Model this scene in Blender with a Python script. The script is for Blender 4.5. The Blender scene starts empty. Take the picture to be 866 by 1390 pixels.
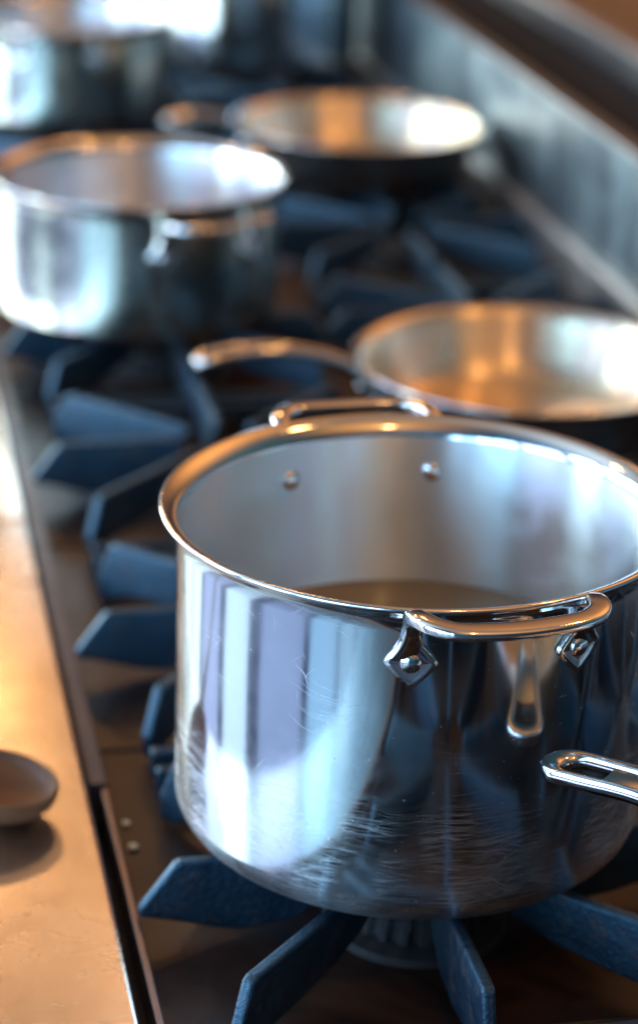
import bpy, bmesh, math, random
from mathutils import Vector, Matrix, noise
random.seed(7)
S = bpy.context.scene
C = S.collection
PI = math.pi

# ------------------------------------------------------------------ helpers
def link(o, parent=None):
    C.objects.link(o)
    if parent: o.parent = parent
    return o
def tag(o, label=None, cat=None, group=None, kind=None):
    if label: o['label'] = label
    if cat: o['category'] = cat
    if group: o['group'] = group
    if kind: o['kind'] = kind
    return o
def thing(name, loc, label, cat, group=None, rz=0.0):
    o = bpy.data.objects.new(name, None); o.empty_display_size = .02
    link(o); o.location = loc; o.rotation_euler = (0, 0, rz)
    return tag(o, label, cat, group)
def obj(name, bm, mats, parent=None, smooth=True, bevel=0, angle=None):
    me = bpy.data.meshes.new(name)
    bmesh.ops.recalc_face_normals(bm, faces=bm.faces)
    bm.to_mesh(me); bm.free()
    for m in (mats if isinstance(mats, (list, tuple)) else [mats]): me.materials.append(m)
    for p in me.polygons: p.use_smooth = smooth
    o = bpy.data.objects.new(name, me); link(o, parent)
    if bevel:
        b = o.modifiers.new('bevel', 'BEVEL'); b.width = bevel; b.segments = 3; b.limit_method = 'ANGLE'
        b.angle_limit = math.radians(35); b.harden_normals = False
    if angle is not None:
        try: me.set_sharp_from_angle(angle=math.radians(angle))
        except Exception: pass
    return o
def box(bm, x0, x1, y0, y1, z0, z1):
    v = [bm.verts.new((x, y, z)) for x in (x0, x1) for y in (y0, y1) for z in (z0, z1)]
    for q in ((0,1,3,2),(4,6,7,5),(0,4,5,1),(2,3,7,6),(0,2,6,4),(1,5,7,3)):
        bm.faces.new([v[i] for i in q])
def lathe(bm, prof, seg=160, mi=None, cx=0, cy=0):
    """closed revolution of (r,z) profile; uv = (angle*R, arc length) in metres"""
    uvl = bm.loops.layers.uv.verify()
    R = max(p[0] for p in prof); rings = []; L = [0]
    for a, b in zip(prof, prof[1:]): L.append(L[-1] + math.hypot(b[0]-a[0], b[1]-a[1]))
    for r, z in prof:
        if r < 1e-6: rings.append([bm.verts.new((cx, cy, z))])
        else: rings.append([bm.verts.new((cx+r*math.cos(2*PI*k/seg), cy+r*math.sin(2*PI*k/seg), z)) for k in range(seg)])
    for i in range(len(prof)-1):
        A, B = rings[i], rings[i+1]
        for k in range(seg):
            k2 = (k+1) % seg
            if len(A) == 1 and len(B) == 1: continue
            if len(A) == 1: vs = [A[0], B[k], B[k2]]; uv = [(k, 0), (k, 1), (k+1, 1)]
            elif len(B) == 1: vs = [A[k], A[k2], B[0]]; uv = [(k, 0), (k+1, 0), (k, 1)]
            else: vs = [A[k], A[k2], B[k2], B[k]]; uv = [(k, 0), (k+1, 0), (k+1, 1), (k, 1)]
            f = bm.faces.new(vs)
            if mi: f.material_index = mi[i]
            for lp, (a, b) in zip(f.loops, uv): lp[uvl].uv = (a/seg*2*PI*R, L[i+b])
def arc(cx, cz, r, a0, a1, n):
    return [(cx + r*math.cos(math.radians(a0+(a1-a0)*i/n)), cz + r*math.sin(math.radians(a0+(a1-a0)*i/n))) for i in range(n+1)]
def cr(pts, n=8):
    """Catmull-Rom through tuples of any length"""
    out = []; P = [pts[0]] + list(pts) + [pts[-1]]
    for i in range(1, len(P)-2):
        for k in range(n):
            t = k/n; o = []
            for a, b, c, d in zip(P[i-1], P[i], P[i+1], P[i+2]):
                o.append(.5*((2*b)+(-a+c)*t+(2*a-5*b+4*c-d)*t*t+(-a+3*b-3*c+d)*t**3))
            out.append(tuple(o))
    out.append(tuple(pts[-1])); return out
def sweep(bm, path, ref, seg=20, sq=2.6):
    """path: (x,y,z,wa,wb); wa half width along the frame's side axis, wb across; ref = initial up"""
    pts = [Vector(p[:3]) for p in path]; N = Vector(ref).normalized(); rings = []
    for i, p in enumerate(pts):
        T = (pts[min(i+1, len(pts)-1)] - pts[max(i-1, 0)]).normalized()
        N = (N - T*N.dot(T)).normalized(); B = T.cross(N)
        ring = []
        for k in range(seg):
            a = 2*PI*k/seg; c, s = math.cos(a), math.sin(a)
            e = 2/sq
            q = p + B*(path[i][3]*math.copysign(abs(c)**e, c)) + N*(path[i][4]*math.copysign(abs(s)**e, s))
            ring.append(bm.verts.new(q))
        rings.append(ring)
    for A, Bb in zip(rings, rings[1:]):
        for k in range(seg): bm.faces.new([A[k], A[(k+1) % seg], Bb[(k+1) % seg], Bb[k]])
    bm.faces.new(rings[0][::-1]); bm.faces.new(rings[-1])
def dome(bm, loc, nrm, r, h, seg=20, rings=6, rad_in=0):
    n = Vector(nrm).normalized(); a = n.orthogonal().normalized(); b = n.cross(a); loc = Vector(loc)
    prev = [bm.verts.new(loc + a*r*math.cos(2*PI*k/seg)+b*r*math.sin(2*PI*k/seg)) for k in range(seg)]
    base = prev
    for i in range(1, rings):
        t = PI/2*i/rings
        ring = [bm.verts.new(loc + (a*math.cos(2*PI*k/seg)+b*math.sin(2*PI*k/seg))*r*math.cos(t)+n*h*math.sin(t)) for k in range(seg)]
        for k in range(seg): bm.faces.new([prev[k], prev[(k+1) % seg], ring[(k+1) % seg], ring[k]])
        prev = ring
    top = bm.verts.new(loc+n*h)
    for k in range(seg): bm.faces.new([prev[k], prev[(k+1) % seg], top])
    bm.faces.new(base[::-1])
def copy_tree(o, parent=None):
    c = o.copy(); C.objects.link(c)
    if parent: c.parent = parent
    for ch in list(o.children): copy_tree(ch, c)
    return c

# ------------------------------------------------------------------ materials
class NT:
    def __init__(s, name):
        s.m = bpy.data.materials.new(name); s.m.use_nodes = True
        s.t = s.m.node_tree; s.t.nodes.clear()
        s.out = s.n('ShaderNodeOutputMaterial'); s.b = s.n('ShaderNodeBsdfPrincipled')
        s.l(s.b.outputs[0], s.out.inputs[0])
    def n(s, k, **kw):
        x = s.t.nodes.new(k)
        for a, v in kw.items(): setattr(x, a, v)
        return x
    def l(s, a, b): s.t.links.new(a, b)
    def set(s, node=None, **kw):
        node = node or s.b
        for k, v in kw.items():
            inp = node.inputs[k.replace('_', ' ')]
            if hasattr(v, 'is_output') or isinstance(v, bpy.types.NodeSocket): s.l(v, inp)
            else: inp.default_value = v
        return s
    def coord(s, kind='Object', scale=(1, 1, 1), rot=(0, 0, 0), loc=(0, 0, 0)):
        tc = s.n('ShaderNodeTexCoord'); mp = s.n('ShaderNodeMapping')
        s.l(tc.outputs[kind], mp.inputs[0]); mp.inputs['Scale'].default_value = scale
        mp.inputs['Rotation'].default_value = rot; mp.inputs['Location'].default_value = loc
        return mp.outputs[0]
    def noise(s, vec, scale, detail=3, rough=.5, dist=0):
        x = s.n('ShaderNodeTexNoise'); s.l(vec, x.inputs['Vector'])
        x.inputs['Scale'].default_value = scale; x.inputs['Detail'].default_value = detail
        x.inputs['Roughness'].default_value = rough; x.inputs['Distortion'].default_value = dist
        return x.outputs['Fac']
    def rng(s, v, a, b, c, d, clamp=True):
        x = s.n('ShaderNodeMapRange'); x.clamp = clamp; s.l(v, x.inputs[0])
        for i, q in enumerate((a, b, c, d)): x.inputs[i+1].default_value = q
        return x.outputs[0]
    def math(s, op, a, b=None):
        x = s.n('ShaderNodeMath', operation=op)
        for i, q in enumerate((a, b)):
            if q is None: continue
            if isinstance(q, (int, float)): x.inputs[i].default_value = q
            else: s.l(q, x.inputs[i])
        return x.outputs[0]
    def mix(s, f, a, b):
        x = s.n('ShaderNodeMix', data_type='RGBA'); s.l(f, x.inputs[0])
        for i, q in ((6, a), (7, b)):
            if isinstance(q, tuple): x.inputs[i].default_value = q
            else: s.l(q, x.inputs[i])
        return x.outputs[2]
    def bump(s, h, strength, dist=.001, nrm=None):
        x = s.n('ShaderNodeBump'); s.l(h, x.inputs['Height']); x.inputs['Strength'].default_value = strength
        x.inputs['Distance'].default_value = dist
        if nrm: s.l(nrm, x.inputs['Normal'])
        s.l(x.outputs[0], s.b.inputs['Normal']); return x.outputs[0]

def scratches(s, rot, lx, ly, thr, warp=.004, seed=0.0):
    """long fine dashes: noise stretched along the scratch, bent by a slow warp"""
    uv = s.coord('UV', (1, 1, 1), (0, 0, rot), (seed, seed*.7, 0))
    w = s.noise(s.coord('UV', (1, 1, 1), (0, 0, 0), (seed*1.3, 0, 0)), 18, 1, .4)
    sp = s.n('ShaderNodeSeparateXYZ'); s.l(uv, sp.inputs[0])
    cb = s.n('ShaderNodeCombineXYZ')
    s.l(s.math('MULTIPLY', sp.outputs['X'], lx), cb.inputs[0])
    s.l(s.math('MULTIPLY', s.math('ADD', sp.outputs['Y'], s.math('MULTIPLY', w, warp*8)), ly), cb.inputs[1])
    n = s.noise(cb.outputs[0], 1.0, 0, .5)
    return s.rng(n, thr, thr+.07, 0, 1)

def polished_steel():
    s = NT('polished_pot_steel')
    uv = s.coord('UV'); ob = s.coord('Object')
    streak = s.noise(s.coord('UV', (1, .03, 1)), 120, 3, .6)       # soft vertical draw marks
    smear = s.noise(ob, 14, 4, .6, 1.2)
    spots = s.noise(ob, 160, 3, .6)
    sep = s.n('ShaderNodeSeparateXYZ'); tc = s.n('ShaderNodeTexCoord'); s.l(tc.outputs['Object'], sep.inputs[0])
    low = s.rng(sep.outputs['Z'], .085, .03, 0, 1)                  # heavy scouring near the base
    mx3 = lambda L: L[0] if len(L) == 1 else s.math('MAXIMUM', L[0], mx3(L[1:]))
    hv = mx3([scratches(s, r, lx, ly, th, wp, sd) for r, lx, ly, th, wp, sd in ((.04, 22, 2600, .69, .003, 1.1), (-.07, 26, 2800, .695, .004, 2.3),
              (.13, 30, 2700, .705, .004, 3.7), (-.20, 34, 2600, .71, .005, 4.9), (.0, 14, 2300, .68, .002, 6.1), (-.02, 40, 3000, .69, .003, 12.4))])
    low = s.rng(sep.outputs['Z'], .088, .062, 0, 1); low2 = s.rng(sep.outputs['Z'], .012, .026, .25, 1)
    m1 = s.rng(s.noise(ob, 26, 2), .36, .52, .15, 1)
    heavy = s.math('MULTIPLY', hv, s.math('MULTIPLY', s.math('MULTIPLY', low, low2), m1))
    fn = mx3([scratches(s, r, lx, ly, th, wp, sd) for r, lx, ly, th, wp, sd in ((.7, 40, 2200, .79, .008, 8.1), (-.9, 46, 2200, .79, .008, 9.3), (.1, 14, 2000, .775, .005, 7.7), (1.4, 50, 2000, .80, .004, 5.5))])
    fine = s.math('MULTIPLY', fn, s.rng(s.noise(ob, 16, 2), .42, .62, .0, .5))
    sc = s.math('MAXIMUM', heavy, fine)
    drops = s.rng(s.noise(s.coord('Object'), 330, 1, .5), .74, .80, 0, 1)
    base = s.rng(smear, .3, .75, .05, .15)
    r = s.math('ADD', base, s.math('MULTIPLY', sc, .34)); r = s.math('ADD', r, s.math('MULTIPLY', low, .03))
    r = s.math('ADD', r, s.math('MULTIPLY', drops, .25))
    burn = s.math('MULTIPLY', s.rng(s.math('ADD', sep.outputs['Z'], s.math('MULTIPLY', s.noise(ob, 45, 4, .6, .5), -.012)), .016, .002, 0, 1), .85)
    s.set(Base_Color=s.mix(burn, (.58, .64, .68, 1), (.16, .10, .065, 1)), Metallic=1.0, Roughness=s.math('ADD', r, s.math('MULTIPLY', burn, .25)))
    h = s.math('ADD', s.math('MULTIPLY', streak, .25), s.math('MULTIPLY', spots, .04))
    h = s.math('ADD', h, s.math('MULTIPLY', sc, .3))
    nb = s.bump(h, .16, .0002)
    p2 = s.n('ShaderNodeBsdfPrincipled')
    s.set(p2, Base_Color=(.80, .82, .84, 1), Metallic=1.0, Roughness=.50, Anisotropic=.85, Anisotropic_Rotation=.25)
    t = s.n('ShaderNodeTangent', direction_type='RADIAL', axis='Z'); s.l(t.outputs[0], p2.inputs['Tangent'])
    s.l(nb, p2.inputs['Normal'])
    haze = s.math('MULTIPLY', s.rng(sep.outputs['Z'], .060, .020, 0, .14), s.rng(s.noise(ob, 38, 4, .6, .5), .3, .62, .25, 1))
    f = s.math('MINIMUM', s.math('ADD', s.math('MAXIMUM', haze, s.math('MULTIPLY', sc, .55)), s.rng(smear, .45, .8, .0, .06)), 1)
    mx = s.n('ShaderNodeMixShader'); s.l(f, mx.inputs[0]); s.l(s.b.outputs[0], mx.inputs[1]); s.l(p2.outputs[0], mx.inputs[2])
    s.l(mx.outputs[0], s.out.inputs[0])
    return s.m
def brushed_inside(name='brushed_pot_inside', rough=.36, col=(.72, .79, .81, 1)):
    s = NT(name)
    st = s.noise(s.coord('UV', (.05, 1, 1)), 700, 2, .6)            # rings from spinning
    v = s.noise(s.coord('UV', (1, .02, 1)), 40, 3, .6)
    ob = s.noise(s.coord('Object'), 18, 4, .6, .5)
    s.set(Base_Color=col, Metallic=1.0, Roughness=s.math('ADD', s.rng(ob, .35, .65, rough-.07, rough+.10), s.rng(v, .3, .7, -.03, .03)),
          Anisotropic=.92, Anisotropic_Rotation=.25)
    t = s.n('ShaderNodeTangent', direction_type='RADIAL', axis='Z'); s.l(t.outputs[0], s.b.inputs['Tangent'])
    s.bump(s.math('ADD', s.math('MULTIPLY', st, .35), v), .22, .0003)
    return s.m
def satin_outside(name, rough=.2, col=(.6, .61, .58, 1)):
    s = NT(name)
    v = s.noise(s.coord('UV', (1, .03, 1)), 60, 3, .6); ob = s.noise(s.coord('Object'), 22, 4, .6, .8)
    s.set(Base_Color=col, Metallic=1.0, Roughness=s.rng(ob, .3, .7, rough-.06, rough+.08))
    s.bump(v, .3, .0004)
    return s.m
def steel_simple(name, rough, col=(.7, .69, .67, 1), bump=.1):
    s = NT(name)
    n = s.noise(s.coord('Object'), 90, 4, .6, .4)
    s.set(Base_Color=col, Metallic=1.0, Roughness=s.rng(n, .3, .7, max(.02, rough-.05), rough+.06))
    s.bump(n, bump, .0003)
    return s.m
def iron():
    s = NT('cast_iron')
    n = s.noise(s.coord('Object'), 260, 5, .65); b = s.noise(s.coord('Object'), 26, 4, .6, .6)
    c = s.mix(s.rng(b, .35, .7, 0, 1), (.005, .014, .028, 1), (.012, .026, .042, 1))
    g = s.noise(s.coord('Object'), 60, 5, .7, .4); rust = s.rng(g, .54, .68, 0, .85)
    c = s.mix(rust, c, (.055, .028, .022, 1))
    s.set(Base_Color=c, Roughness=s.math('ADD', s.rng(b, .3, .7, .28, .5), s.math('MULTIPLY', rust, .2)), Specular_IOR_Level=1.0, Specular_Tint=(.36, .72, .98, 1))  # blue of the window light put into base colour and specular tint
    s.bump(s.math('ADD', s.math('MULTIPLY', n, 1.2), s.math('MULTIPLY', g, 1.4)), .6, .0016)
    return s.m
def enamel():
    s = NT('dark_enamel')
    b = s.noise(s.coord('Object'), 9, 5, .65, .8); f = s.noise(s.coord('Object'), 120, 4, .6)
    grease = s.rng(b, .42, .62, 0, 1)
    c = s.mix(grease, (.008, .005, .005, 1), (.040, .019, .010, 1))
    s.set(Base_Color=c, Roughness=s.rng(b, .3, .7, .28, .5), Specular_IOR_Level=.6)
    s.b.inputs['Specular IOR Level'].default_value = .36; s.bump(f, .12, .0006)
    return s.m
def ledge_steel():
    s = NT('worn_ledge_steel')
    o = s.coord('Object'); b = s.noise(o, 11, 5, .6, .6); g = s.noise(s.coord('Object', (20, 1, 20)), 30, 3, .6)
    v1 = s.noise(s.coord('Object', (1, 5, 1), (0, 0, .35)), 14, 1, .5, .8)
    l1 = s.rng(s.math('ABSOLUTE', s.math('SUBTRACT', v1, .5)), 0, .0045, 1, 0)
    v2 = s.noise(s.coord('Object', (1.5, 4, 1), (0, 0, -.5)), 20, 1, .5, .5)
    l2 = s.rng(s.math('ABSOLUTE', s.math('SUBTRACT', v2, .5)), 0, .004, 1, 0)
    sc = s.math('MULTIPLY', s.math('MAXIMUM', l1, l2), s.rng(b, .45, .6, 0, .06))
    spot = s.rng(s.noise(o, 120, 2), .70, .76, 0, 1)
    stain = s.rng(s.noise(s.coord('Object', (1, 1, 1), (0, 0, 0), (3, 1, 0)), 24, 4, .6, .3), .5, .7, 0, .5)
    c = s.mix(stain, (.66, .62, .57, 1), (.5, .44, .38, 1))
    c2 = s.mix(s.math('MULTIPLY', spot, .8), c, (.16, .12, .09, 1))
    r = s.math('ADD', s.rng(b, .3, .7, .20, .30), s.math('MULTIPLY', sc, .2))
    s.set(Base_Color=c2, Metallic=1.0, Roughness=r)
    s.bump(s.math('ADD', s.math('MULTIPLY', g, .5), s.math('MULTIPLY', sc, .3)), .04, .0003)
    return s.m
def riser_steel():
    s = NT('splash_steel')
    o = s.coord('Object'); b = s.noise(o, 8, 5, .6, .8); g = s.noise(s.coord('Object', (1, 1, .08)), 22, 4, .6, .3)
    c = s.mix(s.rng(b, .4, .65, 0, 1), (.30, .36, .38, 1), (.09, .13, .15, 1))
    s.set(Base_Color=c, Metallic=1.0, Roughness=s.rng(g, .3, .7, .32, .46))
    s.bump(g, .12, .002)
    return s.m
def plain(name, col, rough=.5, metal=0, var=.15):
    s = NT(name); n = s.noise(s.coord('Object'), 40, 4, .6)
    c2 = tuple(min(1, q*(1-var)) for q in col[:3])+(1,)
    s.set(Base_Color=s.mix(n, c2, tuple(col[:3])+(1,)), Roughness=s.rng(n, .3, .7, rough*.85, rough*1.15), Metallic=metal)
    return s.m
def wood():
    s = NT('scorched_wood')
    o = s.coord('Object', (1, 9, 9)); n = s.noise(o, 18, 4, .6, .6); b = s.noise(s.coord('Object'), 30, 3, .6, .4)
    c = s.mix(n, (.085, .034, .013, 1), (.19, .085, .034, 1)); c = s.mix(s.rng(b, .45, .65, 0, .8), c, (.13, .06, .035, 1))
    s.set(Base_Color=c, Roughness=.5, Specular_IOR_Level=.35); s.bump(n, .25, .0006)
    return s.m

M_POT = polished_steel(); M_IN = brushed_inside(); M_RIM = steel_simple('rim_steel', .12, (.74, .72, .69, 1), .05)
M_SAT = satin_outside('satin_pot_outside', .17, (.64, .63, .54, 1)); M_IN2 = brushed_inside('far_pot_inside', .38, (.76, .78, .8, 1))
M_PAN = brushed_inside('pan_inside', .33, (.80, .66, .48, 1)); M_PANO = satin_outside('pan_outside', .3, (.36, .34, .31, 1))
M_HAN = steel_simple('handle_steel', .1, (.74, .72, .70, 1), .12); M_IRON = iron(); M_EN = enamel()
M_LEDGE = ledge_steel(); M_RISER = riser_steel(); M_DARK = plain('gap_black', (.012, .012, .014), .6)
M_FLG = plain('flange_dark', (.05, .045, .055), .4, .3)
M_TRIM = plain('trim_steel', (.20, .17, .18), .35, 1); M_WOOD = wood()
M_BURN = plain('burner_iron', (.008, .008, .009), .75); M_FLOOR = plain('floor_tile', (.08, .075, .10), .11, 0, .1)
M_FLOOR.node_tree.nodes['Principled BSDF'].inputs['IOR'].default_value = 1.55
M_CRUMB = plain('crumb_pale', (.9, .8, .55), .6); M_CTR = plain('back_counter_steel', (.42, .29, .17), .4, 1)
M_STRIP = plain('counter_edge_steel', (.55, .52, .5), .4, 1); M_VOID = plain('trough_black', (.012, .014, .018), .8); M_VOID.node_tree.nodes['Principled BSDF'].inputs['Specular IOR Level'].default_value = .15

# ------------------------------------------------------------------ pots
def loop_handle(parent, R, az, zr, sc=1.0, inside=None):
    """side handle: two riveted diamond plates, rising arms, squared grip"""
    h = bpy.data.objects.new('x', None)
    bm = bmesh.new(); n = Vector((math.cos(az), math.sin(az), 0)); t = Vector((-math.sin(az), math.cos(az), 0)); u = Vector((0, 0, 1))
    def P(a, b, z):    # a along the wall (arc), b off the wall
        ang = az + a/R
        return Vector((math.cos(ang)*(R+b), math.sin(ang)*(R+b), z))
    def F(a, b, z):    # flat frame
        return n*(R+b) + t*a + u*z
    for sgn in (-1, 1):
        # diamond plate, curved to the wall, rounded outline with raised shoulders
        c = .0445*sgn*sc; w, hh = .0135*sc, .0145*sc; seg = 32; rings = []
        for k_r, (fr, off) in enumerate(((1.0, -.0006), (1.0, .0016), (.93, .0027), (.74, .0022), (.5, .0018), (0, .0018))):
            if fr == 0: rings.append([bm.verts.new(P(c, off, zr))]); continue
            rg = []
            for k in range(seg):
                a = 2*PI*k/seg; ca, sa = math.cos(a), math.sin(a); e = 1.14
                rr = 1/((abs(ca)**e+abs(sa)**e)**(1/e))
                rg.append(bm.verts.new(P(c+w*fr*rr*ca, off*sc, zr+hh*fr*rr*sa)))
            rings.append(rg)
        for A, B in zip(rings, rings[1:]):
            for k in range(seg):
                if len(B) == 1: bm.faces.new([A[k], A[(k+1) % seg], B[0]])
                else: bm.faces.new([A[k], A[(k+1) % seg], B[(k+1) % seg], B[k]])
    def L(a, b, z, wa, wb):
        q = F(a*sc, 0, zr+z*sc); bb = b*sc
        # stay off the wall: convert flat offset so b is clearance beyond the wall at this a
        rad = math.sqrt(max(0, R*R-(a*sc)**2)); q = n*(rad+bb) + t*(a*sc) + u*(zr+z*sc)
        return (q.x, q.y, q.z, wa*sc, wb*sc)
    half = [(-.0450, .0014, .003, .0100, .0014), (-.0448, .0022, .010, .0066, .0024), (-.0450, .0040, .019, .0046, .0034), (-.0460, .0085, .0272, .0050, .0042),
            (-.0458, .0175, .0306, .0054, .0036), (-.0420, .0265, .0312, .0058, .0035), (-.0330, .0312, .0310, .0060, .0034), (-.018, .0312, .0308, .0063, .0033)]
    pts = [L(*q) for q in half] + [L(0, .0308, .0306, .0064, .0032)] + [L(-q[0], *q[1:]) for q in half[::-1]]
    # orient: plate side axis along the wall
    sweep(bm, cr(pts, 7), n, 28, 3.2)
    ho = obj('handle', bm, M_HAN, parent)
    for sgn in (-1, 1):
        ang = az + .0445*sgn*sc/R; d = Vector((math.cos(ang), math.sin(ang), 0))
        bm = bmesh.new(); dome(bm, d*(R+.0016*sc)+u*zr, d, .0054*sc, .0026*sc); 
        obj('rivet', bm, M_HAN, ho)
        if inside:
            bm = bmesh.new(); dome(bm, d*(inside+.0002)+u*zr, -d, .0062*sc, .003*sc); obj('rivet', bm, M_HAN, ho)
    bpy.data.objects.remove(h)
    return ho

def pot(loc, R, H, label, cat, name, mats, handles, lip=.0095, wall=.0028, br=.022, rz=0):
    """R = outermost rim radius"""
    t = thing(name, loc, label, cat, None, rz)
    b = R-lip
    prof = [(0, 0), (b*.80, 0)]
    k = 9
    for i in range(k+1):
        a = math.radians(-88+88*i/k); prof.append((b-br+br*math.cos(a), .0012+br*.9+br*.9*math.sin(a)))
    prof += [(b, H*.3), (b, H*.5), (b, H*.7), (b, H-.016), (b+.0004, H-.0100), (b+.0016, H-.0072), (b+lip*.42, H-.0046), (b+lip*.80, H-.0028),
             (b+lip*.97, H-.0016), (b+lip, H-.0002), (b+lip*.93, H+.0010), (b+lip*.78, H+.0010)]
    n_out = len(prof)-5
    rim0 = len(prof)
    prof += [(b+lip*.50, H-.0001), (b+lip*.22, H-.0018), (b-wall*.30, H-.0048), (b-wall, H-.0095)]
    rim1 = len(prof)-1
    prof += [(b-wall, H*.7), (b-wall, H*.5), (b-wall, H*.3)]
    for i in range(k+1):
        a = math.radians(0-88*i/k); prof.append((b-wall-br*.8+br*.8*math.cos(a), .004+br*.75+br*.75*math.sin(a)))
    prof += [(b*.8, .0040), (b*.5, .0036), (0, .0034)]
    mi = [0 if i < n_out else (2 if i < rim1 else 1) for i in range(len(prof))]
    bm = bmesh.new(); lathe(bm, prof, 192, mi); bmesh.ops.remove_doubles(bm, verts=bm.verts, dist=1e-6)
    body = obj('body', bm, mats, t)
    for az, zr, sc in handles: loop_handle(t, b, az, zr, sc, b-wall)
    return t

WL = .087
big = pot((.2949, 1.0911, 0), .1400, .190, 'large polished steel pot in front with scratched base and mirror-like side', 'pot', 'cooking_pot',
          [M_POT, M_IN, M_RIM], [(math.radians(-90-12.36+16.5), .1585, 1), (math.radians(90-12.36+14), .1585, 1)], br=.024)
pot((.2710, 2.0708, 0), .1397, .132, 'wide steel pot standing left on the second front burner, behind the large pot', 'pot', 'cooking_pot',
    [M_SAT, M_IN2, M_RIM], [(math.radians(-90-12.36+35), .086, 1.05), (math.radians(90-12.36+35), .086, 1.05)], lip=.007, br=.014)
pot((.284, 2.93, 0), .142, .130, 'far steel pot with a side handle at the top left, cut by the photo edge', 'pot', 'cooking_pot',
    [M_SAT, M_IN2, M_RIM], [(math.radians(-90-9+2), .098, 1.1), (math.radians(90-9+2), .098, 1.1)], lip=.007, br=.018)
pot((.607, 3.265, 0), .146, .30, 'tall steel stockpot at the far end, only its lower wall in view', 'stockpot', 'stock_pot',
    [satin_outside('tall_pot_outside', .14, (.56, .6, .62, 1)), M_IN2, M_RIM], [(math.radians(-10), .25, 1), (math.radians(170), .25, 1)], lip=.005, br=.016)

s = NT('thin_broth'); n_ = s.noise(s.coord('Object'), 20, 3)
s.set(Base_Color=(.20, .15, .085, 1), Roughness=.05, IOR=1.6); s.bump(n_, .03, .001); M_BROTH = s.m
bm = bmesh.new(); lathe(bm, [(0, .040), (.1262, .040), (.1272, WL+.0008), (.1262, WL), (0, WL)], 160)
tag(obj('cooking_liquid', bm, M_BROTH), 'thin brown liquid lying still inside the large polished pot', 'liquid').location = (.2949, 1.0911, 0)

# ------------------------------------------------------------------ frying pans
def pan_handle(parent, path, widths, up=(0, 0, 1), slot=(.05, .94), name='handle'):
    """channelled strap: raised rails round a long hollow, open at the hanging end. path: points tip -> root"""
    P = [Vector(q) for q in cr(path, 10)]; n = len(P)
    W = [q[0] for q in cr([(w,) for w in widths], 10)]
    L = [0]
    for a, b in zip(P, P[1:]): L.append(L[-1]+(b-a).length)
    tot = L[-1]; bm = bmesh.new()
    def frame(s):
        s = max(0, min(1, s))*tot; i = 0
        while i < n-2 and L[i+1] < s: i += 1
        f = (s-L[i])/(L[i+1]-L[i]); p = P[i].lerp(P[i+1], f); T = (P[i+1]-P[i]).normalized()
        B = T.cross(Vector(up)).normalized(); N = B.cross(T); return p, T, B, N, W[i]+(W[i+1]-W[i])*f
    m = 64
    def loop(inset, s0, s1, h):
        out = []
        for side in (1, -1):
            for k in range(m):
                a = k/(m-1)
                if side == -1: a = 1-a
                s = s0+(s1-s0)*(a*a*(3-2*a)*.35+a*.65)
                p, T, B, N, w = frame(s); d = (s-s0)*tot; w2 = max(w-inset, .0004)
                if d < w2: w2 = w2*math.sqrt(max(0, 1-((w2-d)/w2)**2))     # rounded tip
                if s0 > .01:
                    d2 = (s1-s)*tot
                    if d2 < w2: w2 = w2*math.sqrt(max(0, 1-((w2-d2)/w2)**2))
                out.append(bm.verts.new(p+B*w2*side+N*h))
        return out
    th = .0042; rail = .0042
    lo = loop(.0012, 0, 1, -th); l1 = loop(0, 0, 1, -th*.4); l2 = loop(0, 0, 1, th*.45); l3 = loop(.001, 0, 1, th*.9); l3b = loop(.0022, .006, 1, th)
    i1 = loop(rail, slot[0], slot[1], th*.75); i2 = loop(rail+.0009, slot[0]+.004, slot[1]-.004, th*.1); i3 = loop(rail+.0009, slot[0]+.004, slot[1]-.004, -th)
    rg = [lo, l1, l2, l3, l3b, i1, i2, i3, lo]
    for A, B in zip(rg, rg[1:]):
        q = len(A)
        for k in range(q):
            try: bm.faces.new([A[k], A[(k+1) % q], B[(k+1) % q], B[k]])
            except ValueError: pass
    # floor of the hollow, leaving the hanging hole open near the tip
    prev = None; s0 = slot[0]+.13
    for k in range(41):
        s = s0+(slot[1]-s0)*k/40; p, T, B, N, w = frame(s); w -= rail*.6
        cur = [bm.verts.new(p+B*w*c+N*hh) for c, hh in ((-1, th*.3), (-.5, -th*.05), (0, -th*.2), (.5, -th*.05), (1, th*.3))]
        if prev:
            for j in range(4): bm.faces.new([prev[j], prev[j+1], cur[j+1], cur[j]])
        prev = cur
    bmesh.ops.remove_doubles(bm, verts=bm.verts, dist=2e-5)
    o = obj(name, bm, M_HAN, parent)
    return o
def fry_pan(loc, R, H, az, label, hpath, hw, mats=None):
    t = thing('frying_pan', loc, label, 'frying pan')
    base = R*.78; w = .0026
    out = [(0, 0), (base-.012, 0), (base-.003, .002), (base+.004, .007)]
    for i in range(1, 7):
        f = i/6; out.append((base+.004+(R-.005-base-.004)*(f**.8), .007+(H-.009)*f))
    out += [(R-.001, H-.0006), (R, H+.0006), (R-.0012, H+.0016), (R-.004, H+.0008)]
    inn = [(max(0, r-w-.0012), z+w*.6) for r, z in out[:-4][::-1]]
    inn[-1] = (0, .0030)
    prof = out+inn
    mi = [0 if i < len(out)-4 else (2 if i < len(out) else 1) for i in range(len(prof))]
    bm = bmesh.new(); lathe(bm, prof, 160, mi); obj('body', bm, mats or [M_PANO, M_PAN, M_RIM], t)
    pan_handle(t, hpath, hw)
    # riveted bracket on the wall
    d = Vector((math.cos(az), math.sin(az), 0)); tt = Vector((-d.y, d.x, 0))
    bm = bmesh.new()
    for a in (-.013, .013):
        dome(bm, d*(R-.012)+tt*a+Vector((0, 0, H-.017)), -d+Vector((0, 0, .3)), .0055, .003)
    obj('rivet_pair', bm, M_HAN, t)
    return t
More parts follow.
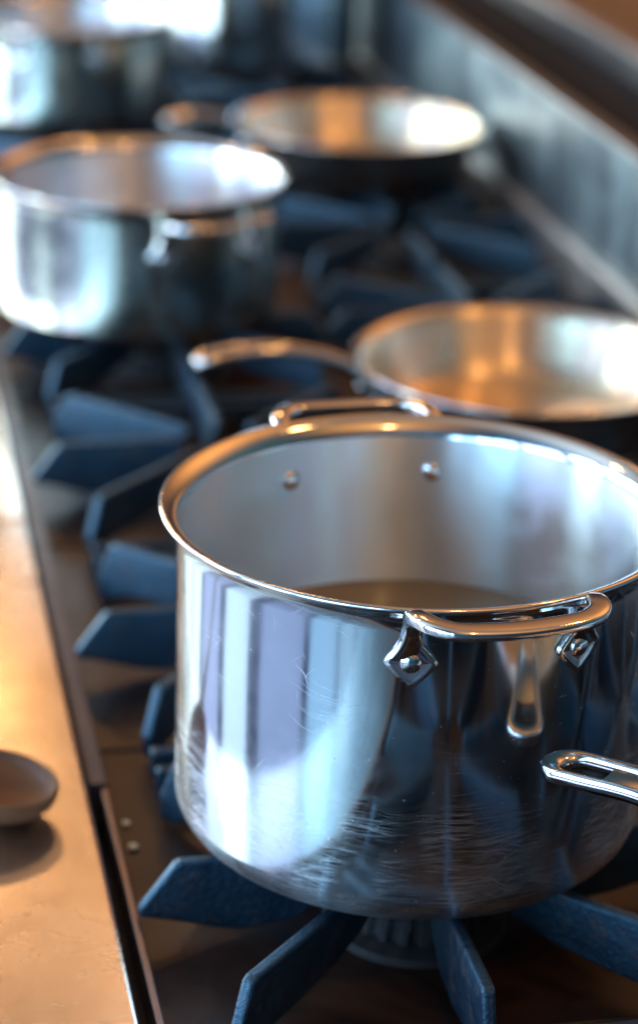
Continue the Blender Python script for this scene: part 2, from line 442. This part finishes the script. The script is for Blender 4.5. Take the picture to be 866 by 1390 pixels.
def hp(az, R, H, length, tipz, bow=0.0, sag=0):
    d = Vector((math.cos(az), math.sin(az), 0)); t = Vector((-d.y, d.x, 0)); o = []
    for s, z in ((1, tipz-.004), (.78, tipz+.002), (.5, tipz+.001), (.28, H+(tipz-H)*.72), (.10, H+(tipz-H)*.2), (0, H-.014), (-.03, H-.02)):
        q = d*(R-.004+length*s)+t*bow*s*s; o.append((q.x, q.y, z))
    return o
aA = math.radians(180+7)
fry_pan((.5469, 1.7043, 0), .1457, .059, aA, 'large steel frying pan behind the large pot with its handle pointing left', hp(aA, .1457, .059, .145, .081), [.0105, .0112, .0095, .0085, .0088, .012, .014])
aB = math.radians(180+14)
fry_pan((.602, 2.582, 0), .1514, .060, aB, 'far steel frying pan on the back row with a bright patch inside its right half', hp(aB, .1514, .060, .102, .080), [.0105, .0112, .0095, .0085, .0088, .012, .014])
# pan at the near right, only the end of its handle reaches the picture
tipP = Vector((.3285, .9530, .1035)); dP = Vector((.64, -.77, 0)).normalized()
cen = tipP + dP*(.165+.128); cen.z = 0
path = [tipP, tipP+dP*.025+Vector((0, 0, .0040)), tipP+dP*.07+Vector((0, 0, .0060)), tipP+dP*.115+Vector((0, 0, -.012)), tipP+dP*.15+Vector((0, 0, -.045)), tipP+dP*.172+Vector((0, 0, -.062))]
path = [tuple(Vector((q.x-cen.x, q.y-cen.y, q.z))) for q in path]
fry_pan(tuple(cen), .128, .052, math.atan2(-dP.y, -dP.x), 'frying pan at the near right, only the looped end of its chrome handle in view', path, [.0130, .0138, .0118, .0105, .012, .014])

# ------------------------------------------------------------------ grates
def plate(bm, org, ang, outline, th):
    """vertical web: outline in (r,z), centred on the radial line"""
    d = Vector((math.cos(ang), math.sin(ang), 0)); t = Vector((-d.y, d.x, 0))*th/2; o = Vector(org)
    A = [bm.verts.new(o+d*r+Vector((0, 0, z))-t) for r, z in outline]; B = [bm.verts.new(o+d*r+Vector((0, 0, z))+t) for r, z in outline]
    bm.faces.new(A); bm.faces.new(B[::-1]); n = len(A)
    for k in range(n): bm.faces.new([A[k], B[k], B[(k+1) % n], A[(k+1) % n]])
def grate_bm():
    bm = bmesh.new()
    def fing(r1, ch, r0=.034):
        return [(r0, -.006), (r0+.004, -.001), (r0+.010, 0), (r1-ch-.003, 0), (r1-ch, -.0015), (r1-.001, -.028), (r1-.002, -.033), (r1-.020, -.037),
                (r1-.045, -.044), (r1-.060, -.046), (r0+.034, -.042), (r0+.016, -.030), (r0+.004, -.016)]
    def diag(r1, ch, r0=.034):
        return [(r0, -.006), (r0+.004, -.001), (r0+.010, 0), (r1-ch-.004, 0), (r1-ch, -.002), (r1, -.030), (r1-.001, -.046), (r1-.013, -.046),
                (r1-.019, -.041), (r1-.032, -.038), (r1-.055, -.037), (r0+.055, -.033), (r0+.030, -.026), (r0+.010, -.015)]
    for k in range(8):
        a = PI/4*k
        if k in (0, 4): plate(bm, (0, 0, 0), a, fing(.158, .021), .0072)
        elif k in (2, 6): plate(bm, (0, 0, 0), a, fing(.156, .010), .0072)
        else: plate(bm, (0, 0, 0), a, diag(.178, .012), .0076)
    # frame bars between the corner feet along each seam, and the two long sides
    for sy in (-1, 1):
        box(bm, -.126, .126, sy*.150-.004, sy*.150+.004, -.046, -.026)
    return bm
ys = [.735+.325*i for i in range(11)]
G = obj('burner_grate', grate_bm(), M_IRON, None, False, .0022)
fl = {1: 'black iron grate carrying the large polished pot', 2: 'bare iron grate at the left, just behind the large polished pot', 3: 'bare iron grate at the left, just in front of the wide steel pot',
      4: 'iron grate under the wide steel pot at the left', 5: 'iron grate hidden in shade right behind the wide steel pot', 6: 'iron grate in front of the far pot at the top left',
      7: 'iron grate under the far pot at the top left', 8: 'iron grate past the far pot at the top left', 9: 'front row iron grate at the far end of the range', 10: 'last front row iron grate beyond the picture top',
      0: 'front row iron grate nearest the viewer, below the large pot'}
bl = {0: 'back row iron grate nearest the viewer at the right', 1: 'back row iron grate to the right of the large polished pot', 2: 'back row iron grate between the large pot and the near frying pan',
      3: 'iron grate carrying the large frying pan', 4: 'bare back row iron grate just beyond the large frying pan', 5: 'bare iron grate by the splash wall, between the two frying pans',
      6: 'iron grate carrying the far frying pan', 7: 'iron grate in shade between the far frying pan and the tall stockpot', 8: 'iron grate under the tall stockpot',
      9: 'back row iron grate beyond the tall stockpot', 10: 'last back row iron grate at the far end'}
first = True
rng_t = thing('gas_range', (0, 0, 0), 'long gas range with dark enamel top, steel front ledge and steel splash wall', 'range')
bmB = bmesh.new()
lathe(bmB, [(0, -.0505), (.052, -.0505), (.050, -.046), (.040, -.044), (.038, -.036), (.036, -.033), (.034, -.0300), (.024, -.0285), (0, -.028)], 160)
for v in bmB.verts:
    r = math.hypot(v.co.x, v.co.y)
    if .0335 < r < .0425 and -.0445 < v.co.z < -.030:
        k = math.atan2(v.co.y, v.co.x)*20/(2*PI)
        if (k % 1) < .5: v.co.x *= .93; v.co.y *= .93
B0 = obj('burner', bmB, M_BURN, rng_t, True, 0, 40)
firstB = True
for row, (gx, labs) in enumerate(((.295, fl), (.600, bl))):
    for i, y in enumerate(ys):
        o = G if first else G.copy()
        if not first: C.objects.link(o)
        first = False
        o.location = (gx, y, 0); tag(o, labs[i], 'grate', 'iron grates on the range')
        if firstB: b = B0; firstB = False
        else: b = B0.copy(); C.objects.link(b); b.parent = rng_t
        b.location = (gx, y, 0)

# ------------------------------------------------------------------ the range
X0, X1 = .1392, .765
seams = [.61+.335*i for i in range(13)]                               # ... 1.28, 1.615 ...
for a, b in zip(seams, seams[1:]):
    bm = bmesh.new(); box(bm, X0, X1-.004, a+.0016, b-.0016, -.060, -.050)
    obj('top_panel', bm, M_EN, rng_t, False, .0015)
bm = bmesh.new(); box(bm, .127, X1+.05, .4, 4.7, -.12, -.064); obj('tray', bm, M_DARK, rng_t, False)
# edge trims between ledge and enamel: raised flange near, flatter further on
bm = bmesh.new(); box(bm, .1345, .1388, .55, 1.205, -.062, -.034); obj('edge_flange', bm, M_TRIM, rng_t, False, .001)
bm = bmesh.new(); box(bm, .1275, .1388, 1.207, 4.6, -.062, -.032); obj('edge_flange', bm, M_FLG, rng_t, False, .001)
LW = .1255; FX = .1255; LZ = -.028
for (a, b) in ((.55, 1.616), (1.619, 2.9), (2.903, 4.6)):
    bm = bmesh.new(); box(bm, FX-LW, FX, a, b, LZ-.034, LZ); obj('front_ledge', bm, M_LEDGE, rng_t, False, .003)
bm = bmesh.new(); box(bm, FX-LW+.006, FX-.002, .55, 4.6, -.90, LZ-.036); obj('front_panel', bm, plain('front_panel_steel', (.22, .23, .27), .4, 1), rng_t, False)
# splash wall with rail at the foot and rolled top edge
bm = bmesh.new(); box(bm, X1, X1+.012, .5, 4.7, -.06, .128); obj('splash_wall', bm, M_RISER, rng_t, False, .001)
bm = bmesh.new(); box(bm, X1-.013, X1-.001, .5, 4.7, -.05, .004); obj('foot_rail', bm, steel_simple('rail_steel', .38, (.62, .56, .52, 1)), rng_t, False, .003)
bm = bmesh.new(); box(bm, X1-.002, X1+.022, .5, 4.7, .129, .137); obj('top_rail', bm, steel_simple('rail_steel_top', .35, (.3, .3, .3, 1)), rng_t, False, .003)
bk = thing('back_counter', (0, 0, 0), 'brown reflecting steel counter behind the splash wall at the top right', 'counter')
bm = bmesh.new(); box(bm, X1+.024, .968, .5, 4.7, -.1, .085); obj('trough', bm, M_VOID, bk, False)
bm = bmesh.new(); box(bm, .970, 1.0, .5, 4.7, -.1, .122); obj('edge', bm, M_STRIP, bk, False, .006)
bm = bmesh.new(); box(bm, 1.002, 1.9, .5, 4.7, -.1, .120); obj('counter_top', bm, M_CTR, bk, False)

# ------------------------------------------------------------------ wooden spoon on the ledge
sp = thing('wooden_spoon', (.0675, 1.173, -.028), 'scorched wooden spoon resting on the steel ledge at the left edge', 'spoon', rz=math.radians(158))
bm = bmesh.new(); nu, nv = 56, 14; a_, b_ = .036, .0315
tilt = Matrix.Rotation(math.radians(-9), 4, 'Y')
def ring(fr, z):
    return [bm.verts.new(tilt @ Vector((a_*fr*math.cos(2*PI*k/nu), b_*fr*math.sin(2*PI*k/nu), z+.0235))) for k in range(nu)]
rings = []
for i in range(nv):
    f = i/(nv-1); rings.append(ring(max(.02, math.sin(f*PI/2)), -.0205*math.cos(f*PI/2)-.001))      # outer hull
rings.append(ring(1.0, .0018)); rings.append(ring(.965, .0030)); rings.append(ring(.915, .0022))
for i in range(nv):
    f = 1-i/(nv-1); rings.append(ring(max(.02, .90*math.sin(f*PI/2)), -.0125*math.cos(f*PI/2)+.001))
for A, B in zip(rings, rings[1:]):
    for k in range(nu): bm.faces.new([A[k], A[(k+1) % nu], B[(k+1) % nu], B[k]])
bm.faces.new(rings[0][::-1]); bm.faces.new(rings[-1])
obj('bowl', bm, M_WOOD, sp)
bm = bmesh.new()
sweep(bm, cr([(.030, 0, .0265, .009, .0045), (.045, 0, .029, .0065, .005), (.08, 0, .030, .0055, .005), (.16, 0, .024, .006, .005), (.25, 0, .016, .0065, .005), (.262, 0, .015, .004, .003)], 6), (0, 0, 1), 16, 2)
obj('handle', bm, M_WOOD, sp)

# crumbs on the enamel
for (x, y, r, lab) in ((.1475, 1.186, .0024, 'pale crumb on the enamel beside the ledge, the farther of two'), (.1480, 1.158, .0030, 'pale crumb on the enamel beside the ledge, the nearer of two')):
    bm = bmesh.new(); bmesh.ops.create_icosphere(bm, subdivisions=3, radius=r)
    for v in bm.verts:
        v.co *= 1+.25*noise.noise(v.co*400+Vector((x*90, 0, 0))); v.co.z *= .5
    o = obj('crumb', bm, M_CRUMB); o.location = (x, y, -.0495+r*.45); tag(o, lab, 'crumb', 'crumbs on the range')

# ------------------------------------------------------------------ floor of the aisle, seen mirrored in the pot
bm = bmesh.new(); box(bm, -6, 3, -4, 8, -.95, -.90); tag(obj('floor', bm, M_FLOOR, None, False), kind='structure')

# ------------------------------------------------------------------ light
W = bpy.data.worlds.new('World'); S.world = W; W.use_nodes = True
wt = W.node_tree; bg = wt.nodes['Background']
BASE = (.006, .022, .040)
LOBES = [  # direction, sharpness, colour: soft light of the kitchen around the range
    ((.08, .90, .46), 40, (.24, .095, .02)),      # warm lamps beyond the far end
    ((.10, .78, .75), 16, (.12, .075, .05)),
    ((.15, -.55, .80), 12, (1.1, .48, .11)),      # warm ceiling above the viewer
    ((.65, .50, .60), 14, (1.6, .60, .11)),  # warm hood over the back of the range
    ((1, -.1, .3), 4, (.05, .11, .12)),       # dim teal fill from the right, added to cool the pot interiors
    ((0, .1, 1), 12, (.36, .24, .16)),
    ((-.50, .45, .72), 14, (.85, 1.05, 1.2)),    # cool upper windows
    ((-.42, .92, .12), 26, (1.1, 1.25, 1.25)),   # daylight down the aisle
    ((-1, .1, .35), 5, (.10, .30, .60)),
    ((-.3, -1, .35), 8, (.03, .13, .22)),
]
tc = wt.nodes.new('ShaderNodeTexCoord'); acc = None
def vm(op, a, b=None):
    x = wt.nodes.new('ShaderNodeVectorMath'); x.operation = op
    for i, q in enumerate((a, b)):
        if q is None: continue
        if isinstance(q, (tuple, list)): x.inputs[i].default_value = q
        else: wt.links.new(q, x.inputs[i])
    return x
for d, n, c in LOBES:
    d = Vector(d).normalized()
    dot = vm('DOT_PRODUCT', tc.outputs['Generated'], tuple(d)).outputs['Value']
    mx = wt.nodes.new('ShaderNodeMath'); mx.operation = 'MAXIMUM'; wt.links.new(dot, mx.inputs[0]); mx.inputs[1].default_value = 0
    pw = wt.nodes.new('ShaderNodeMath'); pw.operation = 'POWER'; wt.links.new(mx.outputs[0], pw.inputs[0]); pw.inputs[1].default_value = n
    sc_ = wt.nodes.new('ShaderNodeVectorMath'); sc_.operation = 'SCALE'; sc_.inputs[0].default_value = c; wt.links.new(pw.outputs[0], sc_.inputs['Scale'])
    acc = vm('ADD', acc if acc else BASE, sc_.outputs[0]).outputs[0]
wt.links.new(acc, bg.inputs[0]); bg.inputs[1].default_value = 1.0
def area(name, loc, target, sx, sy, power, col, spread=180):
    d = bpy.data.lights.new(name, 'AREA'); d.shape = 'RECTANGLE'; d.size = sx; d.size_y = sy; d.energy = power; d.color = col; d.spread = math.radians(spread)
    o = bpy.data.objects.new(name, d); C.objects.link(o); o.location = loc
    o.rotation_euler = (Vector(target)-Vector(loc)).to_track_quat('-Z', 'Y').to_euler(); return o
# tall window panes along the aisle on the left
for y0, y1, e, col in ((-5.6, -4.2, .9, (.38, .68, 1)), (-4.0, -3.1, .6, (.30, .62, 1)), (-3.0, -2.1, 1.0, (.42, .72, 1)), (-1.95, -.75, 1.1, (.36, .68, 1)),
                       (-.5, 1.1, .8, (.44, .58, .93)), (1.6, 2.75, 1.6, (.62, .84, 1)), (3.1, 4.6, 1.1, (.50, .60, .95)), (4.9, 6.4, 2.0, (.66, .84, .9)), (6.6, 9.0, 1.7, (.72, .85, .86)),
                       (9.2, 12, 1.8, (.75, .86, .86))):
    yc, w = (y0+y1)/2, y1-y0
    area('window_pane', (-3.4, yc, .85), (0, yc, .85), w, 3.0, 80*w*e, col)
# warm lamps over the far end
for (x, y, z, p) in ((-.5, 4.6, 2.3, 5), (.9, 4.9, 2.5, 5), (.2, 5.4, 2.2, 5), (-1.2, 3.2, 2.4, 4), (.5, -.6, 2.4, 5), (1.4, 1.2, 2.2, 5)):
    area('warm_lamp', (x, y, z), (.3, 1.5, 0), .16, .16, p, (1, .48, .16))

# ------------------------------------------------------------------ camera
cam = bpy.data.cameras.new('cam'); co = bpy.data.objects.new('camera', cam); C.objects.link(co); S.camera = co
s_ = Vector((0.97876823, -0.20300577, 0.02830909)); u_ = Vector((0.0486254, 0.36414012, 0.93007395)); f_ = Vector((0.19911885, 0.90895029, -0.36628002))
co.matrix_world = Matrix(((s_.x, u_.x, -f_.x, 0), (s_.y, u_.y, -f_.y, 0), (s_.z, u_.z, -f_.z, .64646), (0, 0, 0, 1)))
cam.sensor_fit = 'VERTICAL'; cam.sensor_height = 36; cam.lens = 36*3069/1390; cam.shift_y = -45/1390
cam.clip_start = .02; cam.clip_end = 100
cam.dof.use_dof = True; cam.dof.focus_distance = 1.09; cam.dof.aperture_fstop = 4.0; cam.dof.aperture_blades = 0
S.view_settings.view_transform = 'Standard'; S.view_settings.look = 'None'; S.view_settings.exposure = 0; S.view_settings.gamma = 1
S.cycles.caustics_reflective = True; S.cycles.max_bounces = 12; S.cycles.glossy_bounces = 10
S.cycles.sample_clamp_indirect = 6
